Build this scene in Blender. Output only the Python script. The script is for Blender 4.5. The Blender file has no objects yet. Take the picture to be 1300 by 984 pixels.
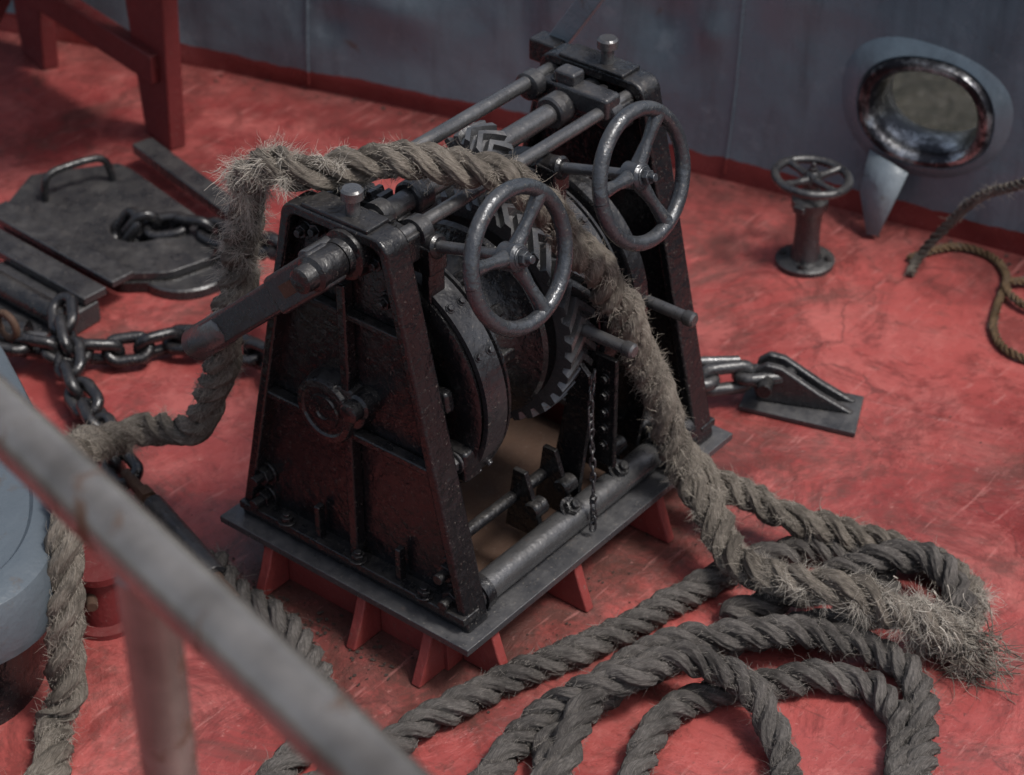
import bpy, bmesh, math, random
import numpy as np
from mathutils import Vector, Matrix
random.seed(7); rng=np.random.default_rng(7)
scene=bpy.context.scene; col=scene.collection
scene.view_settings.view_transform='Standard'; scene.view_settings.look='None'; scene.view_settings.exposure=0

# ------------------------------------------------------------ materials
class MB:
    def __init__(s,name):
        s.m=bpy.data.materials.new(name); s.m.use_nodes=True; s.nt=s.m.node_tree; s.nt.nodes.clear()
        s.out=s.n('ShaderNodeOutputMaterial'); s.b=s.n('ShaderNodeBsdfPrincipled'); s.l(s.b.outputs[0],s.out.inputs[0])
        s.tc=s.n('ShaderNodeTexCoord')
    def n(s,t): return s.nt.nodes.new(t)
    def l(s,a,b): s.nt.links.new(a,b)
    def setv(s,sock,v):
        if isinstance(v,bpy.types.NodeSocket): s.l(v,sock)
        elif isinstance(v,(tuple,list)): sock.default_value=tuple(v)+((1,) if len(v)==3 and len(sock.default_value)==4 else ())
        else: sock.default_value=v
    def mapv(s,scale=(1,1,1),rot=(0,0,0),src=None,loc=(0,0,0)):
        m=s.n('ShaderNodeMapping'); s.l(src or s.tc.outputs['Object'],m.inputs[0]); m.inputs['Scale'].default_value=scale; m.inputs['Rotation'].default_value=rot; m.inputs['Location'].default_value=loc; return m.outputs[0]
    def noise(s,scale,detail=5,rough=.6,dist=0,vec=None):
        n=s.n('ShaderNodeTexNoise'); s.l(vec or s.tc.outputs['Object'],n.inputs['Vector']); n.inputs['Scale'].default_value=scale; n.inputs['Detail'].default_value=min(detail,6); n.inputs['Roughness'].default_value=rough; n.inputs['Distortion'].default_value=dist; return n.outputs[0]
    def vor(s,scale,feat='F1',vec=None,rnd=1):
        n=s.n('ShaderNodeTexVoronoi'); n.feature=feat; s.l(vec or s.tc.outputs['Object'],n.inputs['Vector']); n.inputs['Scale'].default_value=scale; n.inputs['Randomness'].default_value=rnd; return n.outputs['Distance']
    def ramp(s,f,stops):
        r=s.n('ShaderNodeValToRGB'); e=r.color_ramp.elements
        while len(e)<len(stops): e.new(.5)
        for i,(p,c) in enumerate(stops):
            e[i].position=p; e[i].color=(c,c,c,1) if not isinstance(c,(tuple,list)) else tuple(c)+(1,)
        s.l(f,r.inputs[0]); return r.outputs[0]
    def mix(s,f,a,b,mode='MIX'):
        m=s.n('ShaderNodeMix'); m.data_type='RGBA'; m.blend_type=mode
        s.setv(m.inputs[0],f); s.setv(m.inputs[6],a); s.setv(m.inputs[7],b); return m.outputs[2]
    def math(s,op,a,b=0,c=None):
        m=s.n('ShaderNodeMath'); m.operation=op; s.setv(m.inputs[0],a); s.setv(m.inputs[1],b)
        if c is not None: s.setv(m.inputs[2],c)
        return m.outputs[0]
    def bump(s,h,strength,dist,nrm=None):
        b=s.n('ShaderNodeBump'); s.l(h,b.inputs['Height']); b.inputs['Strength'].default_value=strength; b.inputs['Distance'].default_value=dist
        if nrm: s.l(nrm,b.inputs['Normal'])
        return b.outputs[0]
    def up(s):
        g=s.n('ShaderNodeNewGeometry'); x=s.n('ShaderNodeSeparateXYZ'); s.l(g.outputs['True Normal'],x.inputs[0]); return x.outputs[2]
    def xyz(s):
        x=s.n('ShaderNodeSeparateXYZ'); s.l(s.tc.outputs['Object'],x.inputs[0]); return x.outputs
    def fin(s,color,rough,metal=0,nrm=None,spec=None):
        s.setv(s.b.inputs['Base Color'],color); s.setv(s.b.inputs['Roughness'],rough); s.setv(s.b.inputs['Metallic'],metal)
        if nrm: s.l(nrm,s.b.inputs['Normal'])
        if spec is not None: s.b.inputs['Specular IOR Level'].default_value=spec
        return s.m

def painted_metal(name,c1,c2,dust=(.15,.135,.12),dustamt=.5,r0=.28,r1=.55,metal=0,rust=.25,bs=.5,speck=.5,spec=.5):
    k=MB(name)
    base=k.mix(k.noise(9,4,.65),c1,c2)
    n28=k.noise(28,6,.7,.5)
    rs=k.ramp(n28,[(.62,0),(.72,rust)])
    base=k.mix(rs,base,(.09,.042,.024))
    d=k.math('MULTIPLY',k.ramp(k.up(),[(.3,0),(.9,1)]),k.ramp(k.noise(13,6,.78),[(.38,0),(.78,1)]))
    base=k.mix(k.math('MULTIPLY',d,dustamt),base,dust)
    fine=k.noise(150,3,.65)
    sp=k.ramp(fine,[(.63,0),(.69,speck)])
    base=k.mix(sp,base,(.20,.18,.155))
    rg=k.math('ADD',k.ramp(n28,[(.3,r0),(.7,r1)]),k.math('MULTIPLY',d,.3))
    n=k.bump(k.noise(42,3,.55),bs,.005); n=k.bump(fine,.35,.0016,n)
    return k.fin(base,rg,metal,n,spec)
BLACK=painted_metal("black_enamel_paint",(.004,.0042,.005),(.011,.011,.0125),dustamt=.25,r0=.13,r1=.36,bs=.8,speck=.35,spec=.55,rust=.12)
BLACK2=painted_metal("worn_black_steel",(.011,.0115,.013),(.028,.028,.031),dustamt=.30,r0=.18,r1=.42,rust=.25,spec=.7,bs=.6)
IRON=painted_metal("dark_chain_iron",(.007,.007,.009),(.022,.022,.024),dustamt=.2,r0=.14,r1=.38,metal=.25,rust=.3,spec=.7)
WHEEL=painted_metal("worn_handwheel_paint",(.022,.025,.029),(.065,.072,.082),dustamt=.40,r0=.16,r1=.36,metal=.4,rust=.25,bs=.8,speck=.7,spec=.8)
STEEL=painted_metal("greasy_grey_steel",(.05,.05,.052),(.16,.16,.163),dustamt=.3,r0=.15,r1=.38,metal=.6,rust=.3,bs=.4)
PLATE=painted_metal("weathered_plate_steel",(.022,.023,.026),(.05,.05,.054),dust=(.15,.142,.135),dustamt=.45,r0=.2,r1=.45,rust=.35,speck=.6,spec=.7)
RUST=painted_metal("rusty_iron",(.035,.018,.011),(.085,.042,.024),dust=(.09,.06,.04),dustamt=.3,r0=.6,r1=.9,rust=.4)
REDM=painted_metal("dark_red_painted_steel",(.085,.009,.010),(.14,.018,.018),dust=(.13,.06,.05),dustamt=.3,r0=.35,r1=.6,rust=.4,speck=.3)
REDF=painted_metal("red_painted_foundation",(.15,.022,.020),(.26,.048,.042),dust=(.17,.08,.07),dustamt=.3,r0=.4,r1=.65,rust=.6,speck=.4)

def rail_mat():
    k=MB("worn_rail_paint")
    base=k.mix(k.ramp(k.noise(9,5),[(.35,0),(.65,1)]),(.15,.135,.12),(.29,.265,.24))
    rs=k.ramp(k.noise(12,6,.7,.4),[(.56,0),(.64,.9)])
    base=k.mix(rs,base,(.14,.075,.045))
    return k.fin(base,k.ramp(rs,[(0,.24),(1,.6)]),.6,k.bump(k.noise(60,5),.3,.003))
RAIL=rail_mat()

def deck_mat():
    k=MB("red_deck_paint")
    big=k.ramp(k.noise(.9,5,.62,.5),[(.40,0),(.60,1)])
    base=k.mix(big,(.185,.030,.029),(.335,.070,.063))
    mid=k.ramp(k.noise(4.2,6,.78,.6),[(.46,0),(.62,1)])
    base=k.mix(k.math('MULTIPLY',mid,.55),base,(.42,.125,.110))
    dk=k.ramp(k.noise(3.0,6,.80,1.2),[(.49,0),(.60,1)])
    base=k.mix(k.math('MULTIPLY',dk,.7),base,(.125,.025,.022))
    gr=k.ramp(k.noise(1.8,6,.86,.6,k.mapv((1,1,1),loc=(7,2,0))),[(.52,0),(.64,1)])
    base=k.mix(k.math('MULTIPLY',gr,.6),base,(.085,.045,.037))
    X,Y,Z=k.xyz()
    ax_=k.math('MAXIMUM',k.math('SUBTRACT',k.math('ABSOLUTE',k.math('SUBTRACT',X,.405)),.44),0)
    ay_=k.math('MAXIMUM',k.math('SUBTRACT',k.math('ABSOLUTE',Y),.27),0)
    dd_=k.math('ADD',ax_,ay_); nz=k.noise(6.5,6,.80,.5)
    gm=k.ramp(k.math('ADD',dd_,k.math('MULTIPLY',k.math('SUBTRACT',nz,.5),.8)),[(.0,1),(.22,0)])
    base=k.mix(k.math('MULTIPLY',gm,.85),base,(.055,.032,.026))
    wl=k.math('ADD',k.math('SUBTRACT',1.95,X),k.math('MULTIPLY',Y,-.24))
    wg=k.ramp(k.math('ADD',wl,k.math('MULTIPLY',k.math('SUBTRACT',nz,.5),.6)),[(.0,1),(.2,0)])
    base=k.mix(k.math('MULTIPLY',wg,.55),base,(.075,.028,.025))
    wob=k.math('MULTIPLY',k.math('SUBTRACT',k.noise(4,4,.6),.5),.05)
    s1=k.ramp(k.math('ABSOLUTE',k.math('ADD',wob,k.math('ADD',k.math('SUBTRACT',X,1.17),k.math('MULTIPLY',Y,.30)))),[(.0,1),(.012,0)])
    sm_=k.math('MULTIPLY',s1,k.ramp(k.noise(3,3),[(.45,0),(.6,1)]))
    w=k.n('ShaderNodeVectorMath'); w.operation='ADD'
    nn=k.n('ShaderNodeTexNoise'); nn.inputs['Scale'].default_value=3; nn.inputs['Detail'].default_value=6; k.l(k.tc.outputs['Object'],nn.inputs['Vector'])
    sc=k.n('ShaderNodeVectorMath'); sc.operation='SCALE'; k.l(nn.outputs['Color'],sc.inputs[0]); sc.inputs['Scale'].default_value=.5
    k.l(k.tc.outputs['Object'],w.inputs[0]); k.l(sc.outputs[0],w.inputs[1])
    cr=k.ramp(k.vor(1.2,'DISTANCE_TO_EDGE',w.outputs[0]),[(.0,1),(.006,0)])
    cm=k.math('MULTIPLY',cr,k.ramp(k.noise(1.9,3),[(.42,0),(.55,1)]))
    base=k.mix(k.math('MULTIPLY',cm,.7),base,(.08,.025,.022))
    base=k.mix(k.math('MULTIPLY',sm_,.3),base,(.13,.04,.036))
    # scuffs: long thin scratches
    sc1=k.ramp(k.noise(5,5,.7,.3,k.mapv((1,9,1),(0,0,.5))),[(.60,0),(.66,1)])
    base=k.mix(k.math('MULTIPLY',sc1,.35),base,(.48,.20,.18))
    sc2=k.ramp(k.noise(6,5,.7,.3,k.mapv((8,1,1),(0,0,.2),None,(4,4,0))),[(.61,0),(.67,1)])
    base=k.mix(k.math('MULTIPLY',sc2,.45),base,(.09,.03,.026))
    sp=k.ramp(k.noise(75,4,.7),[(.61,0),(.68,1)])
    base=k.mix(k.math('MULTIPLY',sp,.6),base,(.08,.035,.03))
    sp2=k.ramp(k.noise(30,6,.8),[(.61,0),(.67,1)])
    base=k.mix(k.math('MULTIPLY',sp2,.45),base,(.50,.23,.20))
    rg=k.ramp(k.noise(7,6,.7),[(.3,.22),(.7,.58)])
    n=k.bump(k.noise(2.6,3,.5),.8,.04); n=k.bump(k.noise(26,6,.65),.55,.006,n); n=k.bump(k.noise(170,3,.7),.3,.0015,n); n=k.bump(sm_,.6,.004,n); n=k.bump(mid,.6,.0025,n)
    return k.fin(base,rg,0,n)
DECK=deck_mat()

def wall_mat():
    k=MB("blue_grey_bulwark_paint")
    base=k.mix(k.ramp(k.noise(1.3,5,.55),[(.3,0),(.7,1)]),(.075,.105,.13),(.135,.178,.205))
    v=k.mapv((5,5,.7))
    st=k.ramp(k.noise(2.2,6,.75,.3,v),[(.48,0),(.68,1)])
    base=k.mix(k.math('MULTIPLY',st,.5),base,(.045,.058,.07))
    sp=k.ramp(k.noise(9,6,.78),[(.57,0),(.66,1)])
    base=k.mix(k.math('MULTIPLY',sp,.28),base,(.22,.265,.29))
    rs=k.ramp(k.noise(13,6,.7,.6),[(.64,0),(.70,1)])
    base=k.mix(k.math('MULTIPLY',rs,.65),base,(.08,.055,.042))
    X,Y,Z=k.xyz()
    zz=k.math('ADD',Z,k.math('MULTIPLY',k.math('SUBTRACT',k.noise(11,5),.5),.03))
    band=k.math('LESS_THAN',zz,.062)
    redc=k.mix(k.noise(9,6,.7),(.09,.014,.014),(.20,.036,.033))
    base=k.mix(band,base,redc)
    n=k.bump(k.noise(4.0,2,.4),.6,.035); n=k.bump(k.noise(45,5,.6),.3,.003,n)
    return k.fin(base,k.ramp(k.noise(12,5),[(.3,.16),(.7,.36)]),0,n)
WALL=wall_mat()
def bluegrey(name,a,b):
    k=MB(name); base=k.mix(k.noise(6,6),a,b)
    base=k.mix(k.ramp(k.noise(16,6,.7),[(.58,0),(.68,.7)]),base,(.08,.065,.055))
    return k.fin(base,k.ramp(k.noise(20,5),[(.3,.25),(.7,.5)]),0,k.bump(k.noise(14,4),.6,.01))
BLUE=bluegrey("blue_grey_paint",(.11,.135,.155),(.20,.235,.26))
BLUED=bluegrey("faded_blue_grey_paint",(.055,.068,.080),(.10,.12,.138))
def chrome():
    k=MB("polished_fairlead_steel"); return k.fin(k.mix(k.ramp(k.noise(10,6,.75),[(.36,0),(.54,1)]),(.42,.43,.44),(.025,.025,.03)),k.ramp(k.noise(20,6),[(.3,.18),(.7,.45)]),.8,k.bump(k.noise(25,4),.5,.006))
CHROME=chrome()
def rope_mat(name,ca,cb,cl):
    k=MB(name); uv=k.tc.outputs['UV']
    f=k.noise(1,4,.65,.2,k.mapv((26,120,1),(0,0,.0),uv))
    wv=k.noise(1,4,.7,.1,k.mapv((70,22,1),(0,0,.16),uv))
    base=k.mix(k.ramp(wv,[(.35,0),(.65,1)]),ca,cb)
    base=k.mix(k.math('MULTIPLY',k.ramp(f,[(.5,0),(.75,1)]),.4),base,cl)
    base=k.mix(k.math('MULTIPLY',k.ramp(k.noise(8,6,.75),[(.42,0),(.62,1)]),.7),base,tuple(x*.38 for x in ca))
    n=k.bump(wv,1,.005); n=k.bump(k.noise(420,3,.7),.5,.001,n)
    return k.fin(base,.92,0,n,.15)
ROPE=rope_mat("weathered_hemp",(.105,.089,.073),(.255,.222,.187),(.46,.41,.35))
ROPE2=rope_mat("weathered_grey_hemp",(.070,.063,.059),(.178,.162,.149),(.33,.30,.275))
ROPE3=rope_mat("orange_sisal",(.14,.09,.05),(.26,.17,.10),(.38,.28,.18))
def flat(name,c,r=.9):
    k=MB(name); return k.fin(k.mix(k.noise(40,3),tuple(x*.5 for x in c),c),r)
FIB=flat("loose_fibres",(.38,.335,.28)); FIBW=flat("bleached_fibres",(.56,.51,.44)); FIBD=flat("loose_grey_fibres",(.25,.225,.20)); DIRT=flat("dirt_flakes",(.045,.032,.025))
def water_mat():
    k=MB("harbour_water"); n=k.bump(k.noise(4,6,.6),1,.2)
    return k.fin(k.mix(k.noise(1.5,4),(.014,.011,.006),(.04,.034,.02)),.18,0,n,.3)
WATER=water_mat()

# ------------------------------------------------------------ geometry helpers
def empty(name):
    e=bpy.data.objects.new(name,None); e.empty_display_size=.1; col.objects.link(e); return e
def addmesh(name,v,f,mat,parent=None,bevel=0,smooth=True,uv=None,segs=2):
    me=bpy.data.meshes.new(name); me.from_pydata([tuple(p) for p in v],[],f); me.materials.append(mat)
    bm=bmesh.new(); bm.from_mesh(me); bmesh.ops.recalc_face_normals(bm,faces=bm.faces); bm.to_mesh(me); bm.free()
    if smooth:
        for p in me.polygons: p.use_smooth=True
        if not bevel: me.set_sharp_from_angle(angle=math.radians(38))
    o=bpy.data.objects.new(name,me); col.objects.link(o)
    if bevel:
        b=o.modifiers.new("bevel",'BEVEL'); b.width=bevel; b.segments=segs; b.limit_method='ANGLE'; b.angle_limit=math.radians(35); b.harden_normals=True
    if parent: o.parent=parent
    return o
def basis(d):
    d=Vector(d).normalized(); a=Vector((0,0,1)) if abs(d.z)<.9 else Vector((1,0,0))
    u=d.cross(a).normalized(); return d,u,u.cross(d).normalized()
def box(name,c,s,mat,parent=None,bevel=.003,dirx=None,up=None):
    c=Vector(c); X=Vector(dirx).normalized() if dirx else Vector((1,0,0))
    U=Vector(up) if up else Vector((0,0,1)); Y=U.cross(X).normalized(); Z=X.cross(Y).normalized()
    v=[c+X*(s[0]/2*i)+Y*(s[1]/2*j)+Z*(s[2]/2*k) for i in(-1,1) for j in(-1,1) for k in(-1,1)]
    f=[(0,1,3,2),(4,6,7,5),(0,4,5,1),(2,3,7,6),(0,2,6,4),(1,5,7,3)]
    return addmesh(name,v,f,mat,parent,bevel)
def lathe(name,o,d,prof,mat,parent=None,segs=40,bevel=0,close=False):
    d,u,w=basis(d); o=Vector(o); v=[];f=[]
    for t,r in prof:
        for i in range(segs):
            a=2*math.pi*i/segs; v.append(o+d*t+(u*math.cos(a)+w*math.sin(a))*max(r,1e-5))
    n=len(prof)
    for j in range(n-1+(1 if close else 0)):
        j2=(j+1)%n
        for i in range(segs): f.append((j*segs+i,j*segs+(i+1)%segs,j2*segs+(i+1)%segs,j2*segs+i))
    if not close:
        f.append(tuple(range(segs))); f.append(tuple((n-1)*segs+i for i in range(segs)))
    return addmesh(name,v,f,mat,parent,bevel)
def cyl(name,a,b,r,mat,parent=None,segs=24,bev=.002,r2=None):
    a=Vector(a);b=Vector(b);L=(b-a).length; r2=r2 or r; e=min(bev,r*.4,L*.3)
    return lathe(name,a,b-a,[(0,r-e),(e,r),(L-e,r2),(L,r2-e)],mat,parent,segs)
def hexbolt(p,d,r,parent,mat=None,long=0):
    d=Vector(d).normalized(); p=Vector(p); mat=mat or BLACK
    cyl("washer",p,p+d*r*.3,r*1.35,mat,parent,16,.001)
    a=random.random()
    D,u,w=basis(d); h=r*.8
    v=[];
    for t in (r*.3,r*.3+h):
        for i in range(6):
            an=a+i*math.pi/3; v.append(p+d*t+(u*math.cos(an)+w*math.sin(an))*r)
    f=[tuple(range(6)),tuple(range(6,12))]+[(i,(i+1)%6,6+(i+1)%6,6+i) for i in range(6)]
    addmesh("nut",v,f,mat,parent,.0015)
    if long: cyl("stud",p+d*(r*.3+h*.9),p+d*(r*.3+h+long),r*.55,mat,parent,12,.001)
def catmull(pts,step,closed=False):
    P=[np.array(p,float) for p in pts]
    if closed: P=[P[-1]]+P+[P[0],P[1]]
    else: P=[2*P[0]-P[1]]+P+[2*P[-1]-P[-2]]
    out=[]
    for i in range(1,len(P)-2):
        p0,p1,p2,p3=P[i-1:i+3]
        for t in np.linspace(0,1,24,endpoint=False):
            out.append(.5*((2*p1)+(-p0+p2)*t+(2*p0-5*p1+4*p2-p3)*t*t+(-p0+3*p1-3*p2+p3)*t**3))
    out.append(P[-2]); A=np.array(out)
    s=np.concatenate([[0],np.cumsum(np.linalg.norm(np.diff(A,axis=0),axis=1))])
    n=max(4,int(s[-1]/step)); q=np.linspace(0,s[-1],n)
    R=np.stack([np.interp(q,s,A[:,k]) for k in range(3)],1)
    for _ in range(3):
        R[1:-1]=(R[:-2]+2*R[1:-1]+R[2:])/4
    return R,q
def frames(R):
    T=np.gradient(R,axis=0); T/=np.linalg.norm(T,axis=1)[:,None]
    N=np.zeros_like(T); a=np.array([0,0,1.]) if abs(T[0,2])<.9 else np.array([1.,0,0])
    n=a-T[0]*(a@T[0]); n/=np.linalg.norm(n); N[0]=n
    for i in range(1,len(T)):
        n=n-T[i]*(n@T[i]); n/=np.linalg.norm(n); N[i]=n
    return T,N,np.cross(T,N)
def tube(name,pts,r,mat,parent=None,segs=16,closed=False,step=.01,raw=False):
    if raw: R=np.array(pts,float)
    else: R,_=catmull(pts,step,closed)
    T,N,B=frames(R); n=len(R); th=np.linspace(0,2*np.pi,segs,endpoint=False)
    rr=np.full(n,r) if np.isscalar(r) else np.interp(np.linspace(0,1,n),np.linspace(0,1,len(r)),r)
    V=R[:,None,:]+rr[:,None,None]*(np.cos(th)[None,:,None]*N[:,None,:]+np.sin(th)[None,:,None]*B[:,None,:])
    f=[]
    for j in range(n-1):
        for i in range(segs): f.append((j*segs+i,j*segs+(i+1)%segs,(j+1)*segs+(i+1)%segs,(j+1)*segs+i))
    f+= [tuple(range(segs)),tuple((n-1)*segs+i for i in range(segs))]
    return addmesh(name,V.reshape(-1,3),f,mat,parent)
def prism(name,poly,a,b,mat,parent=None,axis='x',bevel=.003):
    n=len(poly)
    def pt(p,t):
        return (t,p[0],p[1]) if axis=='x' else ((p[0],t,p[1]) if axis=='y' else (p[0],p[1],t))
    v=[pt(p,a) for p in poly]+[pt(p,b) for p in poly]
    f=[tuple(range(n)),tuple(range(n,2*n))]+[(i,(i+1)%n,n+(i+1)%n,n+i) for i in range(n)]
    return addmesh(name,v,f,mat,parent,bevel)
def ringprism(name,outer,inner,a,b,mat,parent=None,axis='x',bevel=.003):
    n=len(outer)
    def pt(p,t):
        return (t,p[0],p[1]) if axis=='x' else ((p[0],t,p[1]) if axis=='y' else (p[0],p[1],t))
    v=[pt(p,a) for p in outer]+[pt(p,a) for p in inner]+[pt(p,b) for p in outer]+[pt(p,b) for p in inner]; f=[]
    for i in range(n):
        j=(i+1)%n
        f+=[(i,j,n+j,n+i),(2*n+i,3*n+i,3*n+j,2*n+j),(i,2*n+i,2*n+j,j),(n+i,n+j,3*n+j,3*n+i)]
    return addmesh(name,v,f,mat,parent,bevel)

# ------------------------------------------------------------ rope
def rawmesh(name,V,F,mat,parent,smooth=False,UV=None):
    me=bpy.data.meshes.new(name); me.vertices.add(len(V)); me.vertices.foreach_set('co',V.ravel().astype(np.float32))
    me.loops.add(F.size); me.loops.foreach_set('vertex_index',F.ravel().astype(np.int32))
    me.polygons.add(len(F)); me.polygons.foreach_set('loop_start',(np.arange(len(F))*4).astype(np.int32))
    if smooth: me.polygons.foreach_set('use_smooth',np.ones(len(F),bool))
    me.update(calc_edges=True)
    if UV is not None:
        ul=me.uv_layers.new(name="UVMap"); ul.data.foreach_set('uv',UV.ravel().astype(np.float32))
    me.materials.append(mat); o=bpy.data.objects.new(name,me); col.objects.link(o)
    if parent: o.parent=parent
    return o
def hairs(P,D,L,w,mat,name,parent,droop=.35,curl=.5,nseg=4):
    n=len(P); D=D/np.linalg.norm(D,axis=1)[:,None]
    rings=[P.copy()]; cur=P.copy(); d=D.copy(); k=rng.normal(size=(n,3))*curl
    for j in range(nseg):
        d=d+k*.35+rng.normal(size=(n,3))*.30*curl; d[:,2]-=droop*.3; d/=np.linalg.norm(d,axis=1)[:,None]
        cur=cur+d*(L/nseg)[:,None]; rings.append(cur.copy())
    R=np.stack(rings,1); R[:,:,2]=np.maximum(R[:,:,2],.002)
    a=np.cross(D,np.array([.3,.5,.8])); a/=np.linalg.norm(a,axis=1)[:,None]; b=np.cross(D,a)
    S=nseg+1; ww=np.outer(w,np.linspace(1,.35,S))
    off=[(1,0),(-.5,.87),(-.5,-.87)]
    V=np.stack([R+ww[:,:,None]*(o[0]*a[:,None,:]+o[1]*b[:,None,:]) for o in off],2).reshape(-1,3)
    base=(np.arange(n)*S*3)[:,None]; loc=[]
    for j in range(nseg):
        for i in range(3): loc.append((j*3+i,j*3+(i+1)%3,(j+1)*3+(i+1)%3,(j+1)*3+i))
    F=(base[:,:,None]+np.array(loc)[None,:,:]).reshape(-1,4)
    return rawmesh(name,V,F,mat,parent)
def rope(name,pts,R,mat,fmat,lay=None,density=2200,hl=.016,parent=None,seed=0,minz=None,nth=28,strandname="strands",loose=1.0):
    r=np.random.default_rng(seed); lay=lay or R*4.9
    C,s=catmull(pts,R*.14); n=len(C)
    for _ in range(8): C[1:-1]=(C[:-2]+2*C[1:-1]+C[2:])/4
    T,N,B=frames(C)
    def sm(k,amp):
        x=r.normal(size=max(4,int(s[-1]/k)+3)); return amp*np.interp(s,np.linspace(0,s[-1],len(x)),x)
    C=C+N*sm(.06,R*.08*loose)[:,None]+B*sm(.06,R*.08*loose)[:,None]
    rs=R*.52; dd=R*.52; VV=[];FF=[];UV=[]
    th=np.linspace(0,2*np.pi,nth,endpoint=False)
    tw=2*np.pi*s/lay+sm(.12,.3*loose)
    for k in range(3):
        ph=tw+2*np.pi*k/3+r.normal()*.1
        endt=np.clip(np.minimum(s,s[-1]-s)/(R*.5),.02,1)**.5
        rk=rs*(1+sm(.04,.07*loose))*endt; cc=C+dd*(np.cos(ph)[:,None]*N+np.sin(ph)[:,None]*B)
        yarn=.085*np.cos(7*(th[None,:]) - 2*np.pi*s[:,None]/(lay*.42))
        fine=r.normal(size=(n,nth))*.034
        fine=(fine+np.roll(fine,1,0)+np.roll(fine,-1,0))
        rad=rk[:,None]*(1+yarn+fine)
        V=cc[:,None,:]+rad[:,:,None]*(np.cos(th)[None,:,None]*N[:,None,:]+np.sin(th)[None,:,None]*B[:,None,:])
        if minz is not None: V[:,:,2]=np.maximum(V[:,:,2],minz)
        base=k*n*nth; VV.append(V.reshape(-1,3))
        J,I=np.meshgrid(np.arange(n-1),np.arange(nth),indexing='ij'); I2=(I+1)%nth
        F=np.stack([base+J*nth+I,base+J*nth+I2,base+(J+1)*nth+I2,base+(J+1)*nth+I],-1).reshape(-1,4)
        q=1/(lay*.42)/7
        uv=np.stack([np.stack([I/nth+s[J]*q,s[J]],-1),np.stack([(I+1)/nth+s[J]*q,s[J]],-1),np.stack([(I+1)/nth+s[J+1]*q,s[J+1]],-1),np.stack([I/nth+s[J+1]*q,s[J+1]],-1)],2).reshape(-1,2)
        FF.append(F);UV.append(uv)
    V=np.concatenate(VV);F=np.concatenate(FF);UV=np.concatenate(UV)
    o=rawmesh(strandname if parent else name,V,F,mat,parent,True,UV)
    par=parent or o
    m=int(density*s[-1])
    if m>0:
        dens=np.clip(1+sm(.08,.7),.15,3.5); dens/=dens.sum()
        i=r.choice(n,m,p=dens); a=r.uniform(0,2*np.pi,m); out=np.cos(a)[:,None]*N[i]+np.sin(a)[:,None]*B[i]
        P=C[i]+out*(R*.88)
        sg=np.where(r.random(m)<.5,1,-1)[:,None]
        D=T[i]*sg*r.uniform(.6,1.6,m)[:,None]+out*r.uniform(.12,.7,m)[:,None]+r.normal(size=(m,3))*.3
        L=np.clip(r.exponential(hl,m),.004,hl*4); w=r.uniform(.0003,.0007,m)
        P[:,2]=np.maximum(P[:,2],.003)
        hairs(P,D,L,w,fmat,"stray_fibres",par)
    return C,T,N,B
def fray(RP,near,n,L,parent,mat,d=(0,0,0),span=.04,w=(.0003,.0007),droop=.8,clumps=16,spread=.5,R=.033):
    """fibres that leave the surface of a rope around one point of it"""
    C,T,N,B=RP; i0=int(np.argmin(np.linalg.norm(C-np.array(near),axis=1))); st=np.linalg.norm(C[1]-C[0])
    ii=np.clip(i0+(rng.normal(size=clumps)*span/st).astype(int),0,len(C)-1); a=rng.uniform(0,2*np.pi,clumps)
    out=np.cos(a)[:,None]*N[ii]+np.sin(a)[:,None]*B[ii]
    k=rng.integers(0,clumps,n); P=C[ii[k]]+out[k]*R*.85+rng.normal(size=(n,3))*.004
    D=out[k]*.8+T[ii[k]]*rng.normal(size=clumps)[k][:,None]*.7+np.array(d,float)+rng.normal(size=(n,3))*spread*.45
    hairs(P,D,rng.uniform(.35,1.2,n)*L,rng.uniform(*w,n),mat,"frayed_fibres",parent,droop=droop,curl=1.0,nseg=7)
def yarns(center,d,n,L,spread,parent,mat,rad=.015,droop=.4,w=(.0014,.003)):
    c=np.array(center); P=c+rng.normal(size=(n,3))*rad*.5; D=np.array(d,float)+rng.normal(size=(n,3))*spread
    hairs(P,D,rng.uniform(.5,1.1,n)*L,rng.uniform(*w,n),mat,"frayed_yarn",parent,droop=droop,curl=.7,nseg=9)

# ------------------------------------------------------------ setting
def wx(y): return 2.0-.19*y-.03*y*y if y>-1 else 2.16-.13*(y+1)
def wnoise(y,z):
    return .012*math.sin(3.1*y+1.3*z)*math.sin(4.2*z+.7*y)+.006*math.sin(7.3*y+2)*math.cos(6*z+y)+.003*math.sin(13*y+1+4*z)*math.sin(11*z)
S=400
addmesh("water",[(-S,-S,-1.3),(S,-S,-1.3),(S,S,-1.3),(-S,S,-1.3)],[(0,1,2,3)],WATER,smooth=False)
ys=np.linspace(-6,6,61); v=[];f=[]
for y in ys: v+= [(-6,y,0),(wx(y)+.01,y,0)]
for i in range(60): f.append((2*i,2*i+1,2*i+3,2*i+2))
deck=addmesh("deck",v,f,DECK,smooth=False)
pc=Vector((wx(-.09)+.02,-.085,.328)); ptan=Vector((.19,-.98,0)).normalized(); pup=Vector((.06,0.01,1)).normalized(); pn=ptan.cross(pup).normalized()
if pn.x>0: pn=-pn
ny,nz=360,70; yy=np.linspace(6,-6,ny); zz=np.concatenate([np.linspace(-1.35,-.02,8),np.linspace(0,1.1,nz-8)])
v=[];f=[]
def g2(y,z,y0,z0,sy,sz_): return math.exp(-((y-y0)/sy)**2-((z-z0)/sz_)**2)
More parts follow.
